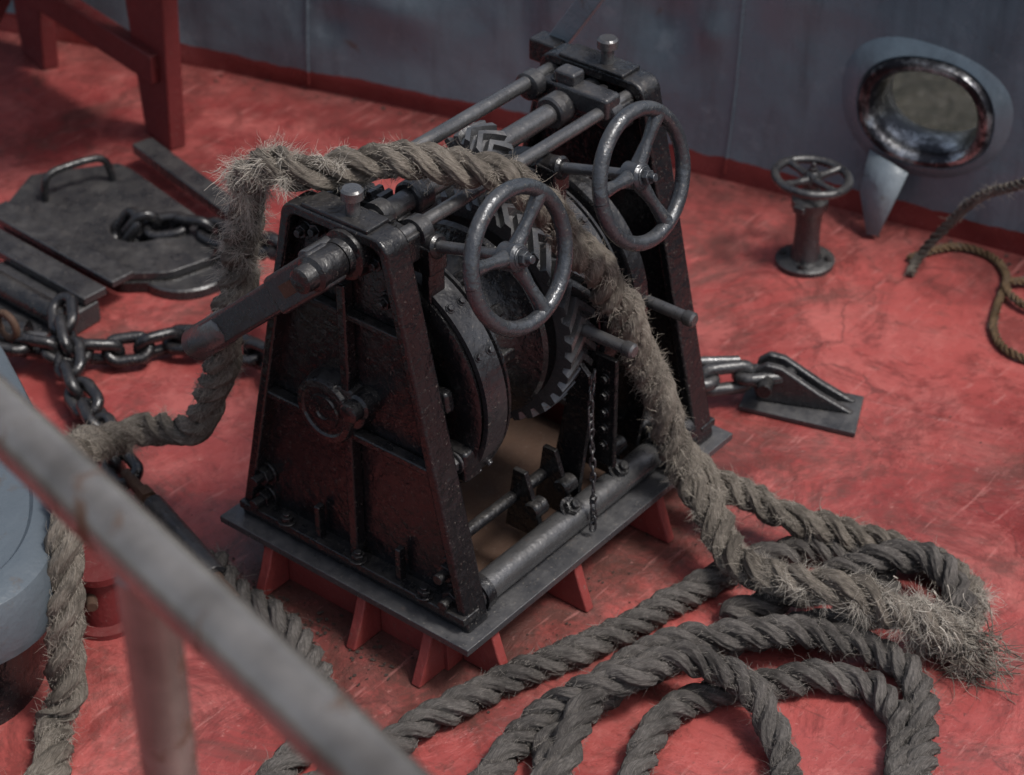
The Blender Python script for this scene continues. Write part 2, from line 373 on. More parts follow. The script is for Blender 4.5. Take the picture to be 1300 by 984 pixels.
for y in yy:
    for z in zz:
        d=wnoise(y,z) if z>.02 else 0
        d+= .028*g2(y,z,.62,.42,.07,.10)-.026*g2(y,z,1.35,.3,.12,.08)+.026*g2(y,z,1.0,.36,.03,.12)-.02*g2(y,z,.3,.55,.05,.09)-.028*g2(y,z,.50,.40,.018,.05)+.02*g2(y,z,1.55,.22,.05,.06)
        v.append((wx(y)+.06*max(z,0)+d,y,z))
for i in range(ny-1):
    for j in range(nz-1):
        a=i*nz+j; q=(Vector(v[a])+Vector(v[a+nz+1]))/2-pc
        if (q.dot(ptan)/.150)**2+(q.dot(pup)/.118)**2<1: continue
        f.append((a,a+1,a+nz+1,a+nz))
wall=addmesh("bulwark_wall",v,f,WALL)
md=wall.modifiers.new("thickness",'SOLIDIFY'); md.thickness=.012; md.offset=1
capp=[(wx(y)+.066,y,1.11) for y in np.linspace(5.9,-5.9,60)]
tube("cap_rail",capp,.035,WALL,wall,step=.1)
for y in (1.62,.42,-.62):
    tube("weld_seam",[(wx(y)+.06*z+wnoise(y,z)-.001,y,z) for z in np.linspace(.02,1.08,14)],.004,WALL,wall,8,step=.03)
po=empty("oval_porthole")
def ovalrings(name,rings,mat,parent,n=72,ex=2.25,k=.9):
    v=[];f=[]
    for a,b,o in rings:
        for i in range(n):
            t=2*math.pi*i/n; c,s_=math.cos(t),math.sin(t)
            x=a*k*math.copysign(abs(c)**(2/ex),c); y=b*k*math.copysign(abs(s_)**(2/ex),s_)
            v.append(pc+ptan*x+pup*y+pn*(o+.004*math.sin(3*t+1)))
    for j in range(len(rings)-1):
        for i in range(n): f.append((j*n+i,j*n+(i+1)%n,(j+1)*n+(i+1)%n,(j+1)*n+i))
    return addmesh(name,v,f,mat,parent)
ovalrings("welded_collar",[(.29,.235,-.045),(.27,.22,-.018),(.25,.203,-.002),(.228,.188,.010),(.210,.172,.022),(.199,.161,.026),(.19,.153,.02)],WALL,po)
ovalrings("polished_rim",[(.193,.157,.010),(.192,.155,.032),(.184,.147,.042),(.172,.136,.044),(.158,.124,.038),(.147,.114,.018),(.140,.107,-.015),(.138,.105,-.06),(.142,.108,-.10),(.15,.115,-.11)],CHROME,po)
o=addmesh("drip_fin",[(1.98,.03,.20),(1.965,-.09,.18),(1.91,-.055,.012),(1.90,-.03,.012),(1.935,.02,.10)],[(0,1,2,3,4)],BLUE,None,0); sm=o.modifiers.new("t",'SOLIDIFY'); sm.thickness=.01
st=empty("mast_strut")
box("bar",(.905,-.14,1.36),(1.22,.045,.022),BLUE,st,.003,dirx=(0,-.565,.825),up=(1,0,0))
box("foot_lug",(.882,.205,.855),(.05,.07,.05),BLACK,st,.005)

# ------------------------------------------------------------ bench
bn=empty("red_bench")
def slab(name,p,thick,mat,parent):
    p=[Vector(q) for q in p]; nrm=(p[1]-p[0]).cross(p[2]-p[0]).normalized()*thick
    n=len(p); v=p+[q+nrm for q in p]; f=[tuple(range(n)),tuple(range(n,2*n))]+[(i,(i+1)%n,n+(i+1)%n,n+i) for i in range(n)]
    return addmesh(name,v,f,mat,parent,.006)
slab("leg_1",[(1.19,1.79,0),(1.16,1.66,0),(1.16,1.62,.75),(1.19,1.84,.75)],.05,REDM,bn)
slab("leg_2",[(1.30,2.42,0),(1.26,2.28,0),(1.27,2.24,.75),(1.31,2.48,.75)],.05,REDM,bn)
box("stretcher",(1.17,2.02,.25),(.66,.045,.085),REDM,bn,.006,dirx=(.10,.62,.02))
box("brace",(1.05,2.2,.36),(.7,.04,.07),REDM,bn,.006,dirx=(.55,.42,0))
box("seat",(1.1,2.05,.79),(1.3,.42,.05),REDM,bn,.008,dirx=(.13,.62,0))
# ------------------------------------------------------------ deck valve
vv=empty("valve_handwheel_post"); vb=Vector((1.70,.03,0))
lathe("pedestal",vb,(0,0,1),[(0,.072),(.014,.074),(.018,.068),(.022,.040),(.05,.033),(.10,.031),(.15,.034),(.165,.045),(.185,.045),(.19,.028),(.215,.022),(.24,.016)],BLACK2,vv)
for i in range(4):
    a=i*math.pi/2+.4; hexbolt(vb+Vector((.056*math.cos(a),.056*math.sin(a),.018)),(0,0,1),.009,vv)
box("gland_yoke",vb+Vector((0,0,.175)),(.11,.03,.018),BLACK2,vv,.004)
def handwheel(c,nrm,R,rr,nsp,ang,mat,parent,hub=.022,dish=.02,tag=""):
    c=Vector(c); d,u,w=basis(nrm)
    pts=[c+(u*math.cos(a)+w*math.sin(a))*R for a in np.linspace(0,2*math.pi,65)[:-1]]
    tube("rim"+tag,pts+[pts[0]],rr,mat,parent,18,raw=True)
    for i in range(nsp):
        a=ang+2*math.pi*i/nsp; e=u*math.cos(a)+w*math.sin(a)
        tube("spoke"+tag,[c-d*dish+e*hub*.6,c-d*dish*.5+e*R*.5,c+e*(R-rr*.3)],[rr*1.15,rr*.75,rr*1.05],mat,parent,12)
    lathe("hub"+tag,c-d*(dish+.022),d,[(0,hub*.8),(.004,hub),(.038,hub),(.044,hub*.8)],mat,parent,24)
    hexbolt(c-d*(dish-.02),d,hub*.55,parent,mat,.012)
handwheel(vb+Vector((0,0,.245)),(.05,-.04,1),.090,.011,4,.3,BLACK2,vv,.02,.005)

# ------------------------------------------------------------ windlass
W=.602;WT=.245;H=.80;L=.8145;Z0=.13
win=empty("anchor_windlass")
def hw(z): return (W/2+(WT/2-W/2)*z/H)
def outline(ins,z0=0,zt=H,rc=.035):
    pts=[]; k=(W/2-WT/2)/H; off=ins*math.sqrt(1+k*k)
    zb=z0+ins if z0==0 else z0; zt2=zt-ins; rc=max(rc-ins*.5,.012)
    def y(z): return hw(z)-off
    pts.append((y(zb),zb)); pts.append((y((zb+zt2)/2),(zb+zt2)/2))
    cy=y(zt2-rc)-rc; 
    for i in range(7):
        a=math.pi/2*i/6; pts.append((cy+rc*math.cos(a),zt2-rc+rc*math.sin(a)))
    return pts+[(-p[0],p[1]) for p in reversed(pts)]
def shift(pts): return [(p[0],p[1]+Z0) for p in pts]
def sideframe(tag,x0,s):
    fr=empty("side_frame_"+tag); fr.parent=win
    ringprism("flange",shift(outline(0)),shift(outline(.023)),x0,x0+s*.062,BLACK,fr,bevel=.007)
    prism("web",shift(outline(.012)),x0+s*.030,x0+s*.040,BLACK,fr,bevel=0)
    box("rib_vertical",(x0+s*.017,-.005,Z0+.34),(.028,.022,.66),BLACK,fr,.005)
    zr=.335; box("rib_horizontal",(x0+s*.0165,0,Z0+zr),(.026,2*hw(zr)-.04,.018),BLACK,fr,.005)
    zr=.60; box("rib_upper",(x0+s*.019,0,Z0+zr),(.022,2*hw(zr)-.04,.014),BLACK,fr,.004)
    box("foot_flange",(x0+s*.015,0,Z0+.030),(.05,W-.01,.018),BLACK,fr,.004)
    box("foot_gusset",(x0+s*.012,.09,Z0+.075),(.02,.014,.08),BLACK,fr,.004)
    box("foot_gusset",(x0+s*.012,-.12,Z0+.075),(.02,.014,.08),BLACK,fr,.004)
    lathe("main_bearing_boss",(x0+s*.03,.045,Z0+.37),(-s,0,0),[(0,.076),(.030,.070),(.036,.066),(.038,.054),(.034,.050),(.034,.038),(.038,.036),(.039,.016),(.035,.014)],BLACK,fr,40)
    lathe("boss_neck",(x0+s*.03,-.005,Z0+.395),(-s,0,0),[(0,.050),(.024,.046),(.028,.04)],BLACK,fr,32)
    lathe("shaft_end",(x0+s*.03,-.045,Z0+.42),(-s,0,0),[(0,.028),(.035,.026),(.04,.021),(.062,.020),(.065,.015)],BLACK,fr,28)
    lathe("crank_bearing",(x0+s*.03,-.03,Z0+.745),(-s,0,0),[(0,.052),(.038,.048),(.042,.036),(.055,.034)],BLACK,fr,32)
    for y,z in ((.25,.05),(.245,.11),(-.245,.05),(-.235,.11)):
        hexbolt((x0+s*.030,y,Z0+z),(-s,0,0),.020,fr,BLACK,.022)
    for y in (.17,-.02,-.19): hexbolt((x0+s*.0,y,Z0+.040),(0,0,1),.014,fr,BLACK,.006)
    for y,z in ((.095,.735),(.06,.75),(.10,.66),(-.085,.735),(-.10,.66),(.05,.68)):
        hexbolt((x0+s*.030,y,Z0+z),(-s,0,0),.014,fr,BLACK,.010)
    box("top_cap",(x0+s*.034,0,Z0+H+.003),(.060,.16,.010),BLACK,fr,.004)
    lathe("oil_cup",(x0+s*.034,-.02,Z0+H+.006),(0,0,1),[(0,.014),(.03,.013),(.034,.021),(.050,.021),(.054,.017)],STEEL,fr,20)
    box("bearing_block",(x0+s*.088,0,Z0+.740),(.05,.225,.06),BLACK,fr,.008)
    for y in (.1,0,-.09): lathe("collar",(x0+s*.11,y,Z0+.755),(s,0,0),[(0,.03),(.028,.029),(.032,.022)],BLACK2,fr,24)
    hexbolt((x0+s*.09,.055,Z0+.770),(0,0,1),.013,fr); hexbolt((x0+s*.09,-.05,Z0+.770),(0,0,1),.013,fr)
    return fr
sideframe("near",0,1); sideframe("far",L,-1)
cyl("tie_bar_1",(.05,.10,Z0+.765),(L-.05,.10,Z0+.765),.0145,STEEL,win)
cyl("crank_shaft",(-.07,-.0,Z0+.752),(L-.05,-.0,Z0+.752),.021,STEEL,win)
cyl("tie_bar_2",(.05,-.09,Z0+.765),(L-.05,-.09,Z0+.765),.0135,STEEL,win)
for x in (.2,.62): lathe("shaft_collar",(x,0,Z0+.752),(1,0,0),[(0,.030),(.004,.034),(.04,.034),(.044,.03)],BLACK2,win)
box("bearing_keeper",(L-.13,-.045,Z0+.775),(.05,.13,.05),BLACK2,win,.01)
box("bearing_keeper",(L-.13,-.0,Z0+.81),(.04,.05,.03),BLACK2,win,.008)
ringprism("bed_plate",[(-.037,.327),(-.037,-.327),(.847,-.327),(.847,.327)],[(.10,.22),(.10,-.20),(.72,-.20),(.72,.22)],Z0-.016,Z0,PLATE,win,'z',.002)
box("rusty_tray",(.41,.01,.035),(.66,.46,.01),RUST,win,.002)
ped=empty("red_winch_foundation")
for c,s_ in (((.405,-.235,.056),(.80,.012,.112)),((.405,.245,.056),(.80,.012,.112)),((.02,.005,.056),(.012,.468,.112)),((.78,.005,.056),(.012,.468,.112))):
    box("pedestal_plate",c,s_,REDF,ped,.002)
for x in (.06,.32,.60):
    prism("gusset",[(-.242,.112),(-.312,.112),(-.325,.07),(-.35,.001),(-.242,.001)],x-.012,x+.012,REDF,ped,'x',.004)
for y in (.20,-.05,-.22):
    prism("gusset",[(.013,.112),(-.028,.112),(-.045,.06),(-.070,.001),(.013,.001)],y-.012,y+.012,REDF,ped,'y',.004)
cyl("base_pipe",(.06,-.262,Z0+.036),(L-.06,-.262,Z0+.036),.030,STEEL,win,28)
for x in (.075,L-.075): lathe("pipe_collar",(x-.012,-.262,Z0+.036),(1,0,0),[(0,.037),(.024,.037)],BLACK,win)
cyl("brake_rod",(.06,-.17,Z0+.09),(L-.06,-.17,Z0+.09),.013,BLACK,win)
cyl("rear_pipe",(.06,.25,Z0+.04),(L-.06,.25,Z0+.04),.022,BLACK,win)
ax=(0,.0,Z0+.415)
cyl("main_shaft",(.04,0,ax[2]),(L-.04,0,ax[2]),.032,BLACK2,win)
def brake(tag,x,r=.236):
    k=r/.236
    lathe("brake_drum_"+tag,(x,0,ax[2]),(1,0,0),[(t,q*k) for t,q in [(-.02,.03),(-.02,.07),(-.012,.075),(.004,.08),(.006,.16),(-.004,.185),(-.006,.235),(-.002,.243),(.004,.236),(.075,.236),(.079,.243),(.085,.243),(.087,.19),(.087,.05)]],BLACK,win,96)
    lathe("brake_band_"+tag,(x,0,ax[2]),(1,0,0),[(.010,.2385*k),(.010,.249*k),(.066,.249*k),(.066,.2385*k)],BLACK2,win,96,close=True)
    for a in (-.55,.5,.9,2.2,3.6,4.6):
        e=Vector((0,-math.cos(a),math.sin(a))); p=Vector((x+.038,0,ax[2]))+e*.249*k
        hexbolt(p+Vector((.016,0,0)),e,.007,win,BLACK2); hexbolt(p-Vector((.016,0,0)),e,.007,win,BLACK2)
brake("near",.105,.244); brake("far",.475,.238)
for a in (.15,2.3,4.4):
    e=Vector((0,-math.cos(a),math.sin(a))); c=Vector((.088,0,ax[2]))+e*.15
    box("drum_lug",c,(.03,.05,.09),BLACK,win,.012,dirx=(1,0,0),up=tuple(e))
box("band_end_block",(.10,-.205,ax[2]-.10),(.05,.06,.07),BLACK,win,.010); hexbolt((.075,-.21,ax[2]-.09),(-1,0,0),.017,win,BLACK2,.01)
lathe("end_flange",(.575,0,ax[2]),(1,0,0),[(0,.05),(0,.245),(.005,.252),(.045,.252),(.05,.245),(.05,.05)],BLACK,win,96)
lathe("warping_drum",(.195,0,ax[2]),(1,0,0),[(0,.05),(0,.19),(.012,.195),(.03,.16),(.06,.14),(.10,.14),(.13,.16),(.15,.205),(.16,.21),(.165,.20),(.165,.05)],BLACK,win,64)
for i in range(10):
    a=2*math.pi*i/10; e=Vector((0,math.cos(a),math.sin(a)))
    box("whelp",Vector((.275,0,ax[2]))+e*.145,(.13,.028,.022),BLACK,win,.006,dirx=(1,0,0),up=tuple(e))
def gear(name,x,c,r,w,n,hb,mat,parent,depth=.014,sl=7):
    v=[];f=[]; cy,cz=c; m=n*4
    for j in range(sl):
        t=j/(sl-1); ph=hb*abs(t-.5)*2
        for i in range(n):
            for q,(fr_,rr_) in enumerate(((0,r-depth),(.28,r-depth),(.42,r),(.82,r))):
                a=2*math.pi*(i+fr_+ph)/n; v.append((x+w*t,cy+rr_*math.cos(a),cz+rr_*math.sin(a)))
    for j in range(sl-1):
        for i in range(m): f.append((j*m+i,j*m+(i+1)%m,(j+1)*m+(i+1)%m,(j+1)*m+i))
    b=len(v); rr_=r-depth*2.2
    for j,xx in ((0,x),(sl-1,x+w)):
        st_=len(v)
        for i in range(n):
            for fr_ in (0,.28,.42,.82):
                a=2*math.pi*(i+fr_+hb)/n; v.append((xx,cy+rr_*math.cos(a),cz+rr_*math.sin(a)))
        for i in range(m): f.append((j*m+i,j*m+(i+1)%m,st_+(i+1)%m,st_+i))
    s1=b;s2=b+m; v1=len(v)
    for q in (.3,.7):
        for i in range(n):
            for fr_ in (0,.28,.42,.82):
                a=2*math.pi*(i+fr_+hb)/n; v.append((x+w*q,cy+(rr_-.012)*math.cos(a),cz+(rr_-.012)*math.sin(a)))
    for i in range(m):
        f.append((s1+i,s1+(i+1)%m,v1+(i+1)%m,v1+i)); f.append((s2+i,s2+(i+1)%m,v1+m+(i+1)%m,v1+m+i))
    f.append(tuple(v1+i for i in range(m))); f.append(tuple(v1+m+i for i in range(m)))
    return addmesh(name,v,f,mat,parent,0)
gear("herringbone_gear",.385,(0,ax[2]),.243,.080,38,1.1,STEEL,win,.017,9)
gear("pinion",.36,(0,Z0+.752),.060,.08,13,1.0,STEEL,win,.014,9)
gear("idler_gear",.155,(.045,Z0+.665),.105,.035,28,0,BLACK2,win,.011,3)
def brakescrew(tag,x,ang):
    n=Vector((0,-.968,.25)); c=Vector((x,-.318,Z0+.785)); s0=c-n*.25
    cyl("brake_screw_"+tag,s0,c,.0115,STEEL,win)
    lathe("screw_sleeve_"+tag,s0+n*.01,n,[(0,.02),(.003,.023),(.05,.023),(.055,.018)],BLACK,win)
    box("screw_nut_block_"+tag,s0+n*.035-Vector((0,0,.02)),(.05,.05,.06),BLACK,win,.006)
    box("band_lug_"+tag,(x,-.12,Z0+.655),(.045,.02,.10),BLACK,win,.005)
    cyl("band_link_"+tag,(x,-.12,Z0+.70),(x,-.10,Z0+.60),.012,BLACK,win)
    handwheel(c,n,.124,.0145,3,ang,WHEEL,win,.026,.016,"_"+tag)
brakescrew("near",.130,.25); brakescrew("far",.490,.15)
for tag,x,z,y1 in (("1",.43,Z0+.445,-.352),("2",.63,Z0+.412,-.352)):
    cyl("clutch_rod_"+tag,(x,-.13,z),(x,y1,z),.0125,STEEL,win)
    lathe("rod_grip_"+tag,(x,y1+.02,z),(0,-1,0),[(0,.0125),(.004,.0155),(.022,.0155),(.026,.011)],STEEL,win,20)
    lathe("lever_head_"+tag,(x,-.165,z-.035),(0,0,1),[(0,.017),(.055,.017),(.057,.022),(.067,.022),(.071,.016)],BLACK,win,20)
    prism("lever_"+tag,[(-.148,z-.03),(-.182,z-.03),(-.255,z-.10),(-.262,z-.17),(-.235,Z0+.06),(-.235,Z0+.015),(-.155,Z0+.015),(-.20,z-.17)],x-.006,x+.006,BLACK,win,'x',.002)
for x in (.30,.395,.56,.66):
    prism("bracket",[(-.17,Z0+.16),(-.20,Z0+.16),(-.235,Z0+.06),(-.24,Z0+.012),(-.15,Z0+.012)],x-.006,x+.006,BLACK,win,'x',.002)
    lathe("pivot_boss",(x-.02,-.225,Z0+.085),(1,0,0),[(0,.016),(.003,.019),(.037,.019),(.04,.016)],BLACK,win,18)
box("link_strap",(.475,-.262,Z0+.24),(.012,.05,.26),BLACK,win,.003)
for z in (.16,.20,.24,.28,.32): hexbolt((.469,-.262,Z0+z),(-1,0,0),.009,win)
for x in (.36,.52): hexbolt((x,-.262,Z0+.064),(0,-.6,.8),.018,win,BLACK,.01)
lv=empty("crank_lever"); lv.parent=win
h0=Vector((-.058,-.03,Z0+.745)); h1=Vector((-.058,.315,Z0+.44)); dd=(h1-h0).normalized(); upv=Vector((1,0,0)).cross(dd)
box("hub_block",h0+dd*.065,(.16,.058,.076),BLACK2,lv,.010,dirx=dd,up=upv)
box("slot",h0+dd*.085+Vector((-.0275,0,0)),(.04,.006,.026),RUST,lv,.001,dirx=dd,up=upv)
box("arm",h0+dd*.27,(.27,.046,.062),BLACK2,lv,.009,dirx=dd,up=upv)
lathe("socket_tube",h1-dd*.12,dd,[(0,.026),(.01,.033),(.125,.034),(.13,.031),(.13,.021),(.05,.020),(.05,.0)],STEEL,lv,28)
lathe("shaft_nut",h0+Vector((.03,0,0)),(-1,0,0),[(0,.034),(.060,.034),(.066,.026),(.09,.024),(.094,.018)],BLACK,lv,24)

# ------------------------------------------------------------ chains
def linkpts(Lk,Wd,d):
    a=Wd/2-d/2; h=Lk/2-d/2-a; pts=[]
    for i in range(13):
        t=-math.pi/2+math.pi*i/12; pts.append((h+a*math.cos(t),a*math.sin(t)))
    for i in range(13):
        t=math.pi/2+math.pi*i/12; pts.append((-h+a*math.cos(t),a*math.sin(t)))
    return pts
def chain(parent,pts,Lk,Wd,d,mat,roll0=.4,jit=.15,seed=1):
    r=random.Random(seed); pitch=Lk-2*d*.98; R,s=catmull(pts,.004); T,N,B=frames(R); n=int(s[-1]/pitch); prof=linkpts(Lk,Wd,d)
    for i in range(n+1):
        k=min(len(R)-1,int((i*pitch)/s[-1]*(len(R)-1))); t=Vector(T[k])+Vector((r.gauss(0,jit*.4),r.gauss(0,jit*.4),r.gauss(0,jit*.3))); t.normalize()
        U=Vector((0,0,1)); Y=U.cross(t).normalized(); Z=t.cross(Y)
        a=roll0+(math.pi/2)*(i%2)+r.gauss(0,jit); y=Y*math.cos(a)+Z*math.sin(a)
        c=Vector(R[k])
        P=[c+t*p[0]+y*p[1] for p in prof]; P.append(P[0])
        mz=min(p.z for p in P)
        if mz<d/2: P=[p+Vector((0,0,d/2-mz)) for p in P]
        tube("link",P,d/2,mat,parent,12,raw=True)
c1=empty("anchor_chain")
chain(c1,[(.70,1.40,-.02),(.735,1.35,.055),(.80,1.26,.065),(.80,1.12,.085),(.72,.92,.18),(.55,.5,.4),(.36,.22,.62)],.125,.082,.027,IRON,seed=3)
c2=empty("anchor_chain")
chain(c2,[(.15,1.20,.09),(.22,1.10,.07),(.29,1.05,.05),(.36,.99,.05),(.45,.93,.05),(.50,.75,.06),(.48,.5,.08),(.42,.32,.12)],.125,.082,.028,IRON,seed=5)
c3=empty("anchor_chain")
chain(c3,[(.285,1.16,.11),(.235,1.09,.085),(.165,1.00,.06),(.11,.87,.05),(.055,.77,.05),(.01,.67,.05)],.125,.082,.028,IRON,seed=8)
tb=empty("turnbuckle"); 
cyl("threaded_rod",(.005,.66,.055),(-.03,.55,.055),.013,RUST,tb); lathe("end_nut",(-.02,.58,.055),(-.03,-.09,0),[(0,.022),(.03,.022),(.03,.013)],RUST,tb,6)
cyl("barrel",(-.035,.535,.055),(-.115,.27,.05),.026,BLACK2,tb); cyl("rod_end",(-.115,.27,.05),(-.14,.19,.045),.014,RUST,tb)
cs=empty("chain_stopper")
box("clamp_bar",(.43,1.42,.075),(.07,.44,.022),BLACK2,cs,.004,dirx=(1,-.05,0))
box("base_block",(.33,1.36,.03),(.20,.32,.06),BLACK2,cs,.008)
cyl("roller",(.10,1.36,.075),(.20,1.19,.075),.044,BLACK,cs); cyl("roller_pin",(.08,1.39,.075),(.225,1.15,.075),.018,STEEL,cs)
cyl("spindle",(.30,1.42,.09),(.30,1.17,.08),.03,BLACK,cs)
tube("shackle_ring",[Vector((.155,1.20,.13))+Vector((0,math.cos(a),math.sin(a)))*.032 for a in np.linspace(0,2*math.pi,30)],.009,RUST,cs,12,raw=True)

# ------------------------------------------------------------ chain pipe cover
hp=empty("chain_pipe_cover"); hc=(.735,1.385)
def raypoly(poly,c,n=64):
    out=[]
    for i in range(n):
        a=2*math.pi*i/n; d=(math.cos(a),math.sin(a)); best=9
        for j in range(len(poly)):
            p,q=poly[j],poly[(j+1)%len(poly)]; ex,ey=q[0]-p[0],q[1]-p[1]; den=d[0]*ey-d[1]*ex
            if abs(den)<1e-9: continue
            t=((p[0]-c[0])*ey-(p[1]-c[1])*ex)/den; u=((p[0]-c[0])*d[1]-(p[1]-c[1])*d[0])/den
            if t>0 and -1e-6<=u<=1+1e-6: best=min(best,t)
        out.append((c[0]+d[0]*best,c[1]+d[1]*best))
    return out
poly=[(.57,1.72),(.55,1.26),(.63,1.17),(.74,1.14),(.84,1.20),(.93,1.66),(.74,1.80)]
def circ(r): return [(hc[0]+r*math.cos(2*math.pi*i/64),hc[1]+r*math.sin(2*math.pi*i/64)) for i in range(64)]
ringprism("cover_plate",raypoly(poly,hc),circ(.076),.03,.052,BLACK2,hp,'z',.003)
big=[(hc[0]+(p[0]-hc[0])*1.04,hc[1]+(p[1]-hc[1])*1.04) for p in poly]
ringprism("coaming",raypoly(big,hc),circ(.078),.001,.0295,BLACK,hp,'z',.002)
lathe("pipe_throat",(hc[0],hc[1],.002),(0,0,1),[(0,.074),(.045,.0745),(.045,.0775),(0,.0775)],BLACK,hp,32,close=True)
lathe("pipe_shade_disc",(hc[0],hc[1],.0015),(0,0,1),[(0,.074),(.001,.074)],BLACK,hp,32)  # flat black disc, its colour stands in for the shade down the pipe
lathe("round_flange",(.70,1.19,.002),(0,0,1),[(0,.115),(.022,.115),(.026,.11),(.027,.0)],BLACK2,hp,40)
box("clamp_bar_front",(.525,1.45,.078),(.07,.50,.018),BLACK2,hp,.004,dirx=(1,-.06,0))
box("clamp_bar_back",(.965,1.44,.060),(.06,.48,.03),BLACK2,hp,.004,dirx=(1,-.22,0))
tube("lift_handle",[(.67,1.665,.05),(.675,1.665,.10),(.70,1.66,.125),(.82,1.625,.125),(.845,1.615,.10),(.85,1.61,.05)],.010,BLACK,hp,14)

# ------------------------------------------------------------ deck pad-eye right
pe=empty("deck_pad_eye")
prism("base_plate",[(1.075,-.195),(1.15,-.455),(1.285,-.395),(1.20,-.15)],.002,.014,PLATE,pe,'z',.002)
dv=Vector((.09,-.20,0)).normalized(); side=Vector((dv.y,-dv.x,0))
prof=[(-.02,.014),(-.035,.06),(-.03,.095),(-.005,.115),(.03,.11),(.12,.055),(.20,.014)]
for k in (-.022,.022):
    o0=Vector((1.145,-.225,0))+side*k
    pts=[o0+dv*a+Vector((0,0,b)) for a,b in prof]; slab("cheek",[tuple(p) for p in pts],.020,BLACK2,pe)
pp=Vector((1.145,-.225,.075)); cyl("pin",pp-side*.055,pp+side*.07,.018,BLACK,pe); 
chain(pe,[(1.14,-.215,.075),(1.02,-.12,.08),(.90,-.03,.09),(.82,.02,.12)],.15,.082,.030,BLACK2,.2,.05,2)
cyl("tension_rod",(1.12,-.16,.10),(.84,.05,.15),.011,STEEL,pe)

# ------------------------------------------------------------ foreground handrail
hr=empty("handrail")
p0=Vector((-1.29,-.96,1.5)); rd=Vector((-.13,-.59,0)).normalized()
cyl("top_rail",p0-rd*2.6,p0+rd*1.7,.035,RAIL,hr,32)
cyl("post",(p0.x,p0.y,0),(p0.x,p0.y,1.478),.031,RAIL,hr,28)
q=p0-rd*2.2; cyl("post_2",(q.x,q.y,0),(q.x,q.y,1.478),.031,RAIL,hr,28)

# ------------------------------------------------------------ blue-grey locker at the left
lk=empty("steel_deck_locker")
op=[(-.08,.98),(-.11,.84),(-.20,.655),(-.345,.41),(-.50,.265),(-.68,.24),(-.95,.42),(-1.05,.8),(-.85,1.2),(-.35,1.25)]
R,_=catmull([(a,b,0) for a,b in op],.03,True); R=R[:-1]; cc=R.mean(0); n=len(R)
def stack(name,prf,mat):
    v=[];f=[]
    for sc,z in prf:
        for p in R: v.append((cc[0]+(p[0]-cc[0])*sc,cc[1]+(p[1]-cc[1])*sc,z))
    for j in range(len(prf)-1):
        for i in range(n): f.append((j*n+i,j*n+(i+1)%n,(j+1)*n+(i+1)%n,(j+1)*n+i))
    f.append(tuple((len(prf)-1)*n+i for i in range(n)))
    addmesh(name,v,f,mat,lk)
stack("lid",[(.97,.215),(.99,.22),(1.0,.245),(.995,.32),(.975,.343),(.94,.352),(.86,.355),(.84,.345),(.5,.35),(.1,.355)],BLUED)
stack("body",[(.84,.0),(.84,.23)],BLACK)
rb=empty("red_deck_bracket")
lathe("stub",(-.30,.40,0),(0,0,1),[(0,.075),(.012,.075),(.014,.05),(.12,.045),(.125,.06),(.14,.06)],REDM,rb,28)
cyl("pin",(-.25,.50,.085),(-.36,.36,.085),.012,RUST,rb)

# ------------------------------------------------------------ ropes
mp=empty("mooring_rope")
M=[(.64,-1.02,.045),(.62,-.96,.085),(.585,-.88,.12),(.545,-.78,.135),(.52,-.66,.115),(.545,-.53,.10),(.59,-.43,.15),(.60,-.36,.22),(.58,-.325,.34),(.535,-.295,.50),(.465,-.285,.655),(.39,-.255,.785),(.335,-.215,.885),(.29,-.155,.945),(.235,-.08,.963),(.18,-.0,.968),(.115,.075,.965),(.058,.135,.958),(.035,.21,.945),(.045,.262,.88),(.055,.285,.78),(.055,.315,.66),(.035,.345,.55),(.045,.38,.42),(.055,.45,.28),(.045,.55,.19),(-.0,.62,.18),(-.14,.60,.24),(-.27,.48,.34),(-.36,.37,.395),(-.45,.28,.37),(-.53,.225,.23),(-.56,.215,.10),(-.60,.20,.035),(-.72,.12,.031),(-.85,.15,.031)]
RM=rope("mooring_rope",M,.0345,ROPE,FIB,density=7000,hl=.009,parent=mp,seed=1,minz=.002,strandname="main_rope",loose=1.8)
S_=[(.66,-.26,.24),(.675,-.33,.17),(.70,-.43,.11),(.73,-.54,.09),(.78,-.67,.06),(.83,-.79,.045),(.84,-.88,.037),(.78,-.955,.035),(.70,-.965,.035),(.63,-.92,.04)]
RS=rope("mooring_rope",S_,.032,ROPE,FIB,density=6000,hl=.009,parent=mp,seed=2,minz=.002,strandname="returning_part",loose=1.6)
fray(RM,(.035,.22,.93),1800,.048,mp,FIBW,(-.3,.2,-.3),.06,clumps=34)
fray(RM,(.05,.28,.78),1200,.042,mp,FIBW,(-.3,.1,-.5),.07,clumps=26)
fray(RM,(.09,.10,.965),900,.030,mp,FIBW,(0,0,.2),.07,clumps=26)
fray(RM,(.25,-.10,.96),700,.026,mp,FIB,(0,0,.2),.08,clumps=24)
fray(RM,(.055,.32,.64),600,.030,mp,FIBW,(0,0,-.5),.06,clumps=16)
for p_ in ((.60,-.40,.18),(.56,-.31,.43),(.45,-.28,.68),(.36,-.235,.84),(.52,-.68,.12),(.05,.42,.34),(-.05,.62,.20),(-.2,.55,.28),(.545,-.53,.10)):
    fray(RM,p_,520,.028,mp,FIB,(0,0,.1),.06,clumps=18)
fray(RM,(.60,-.90,.11),2200,.050,mp,FIBW,(-.2,-.2,.1),.09,clumps=60)
fray(RS,(.70,-.965,.04),1800,.046,mp,FIBW,(-.1,-.3,.2),.08,clumps=50)
fray(RS,(.75,-.6,.07),500,.028,mp,FIB,(0,0,.2),.08,clumps=16)
yarns((.04,.23,.93),(-.3,.25,-.5),30,.06,.35,mp,FIBW,rad=.04,droop=1.2,w=(.0008,.002))
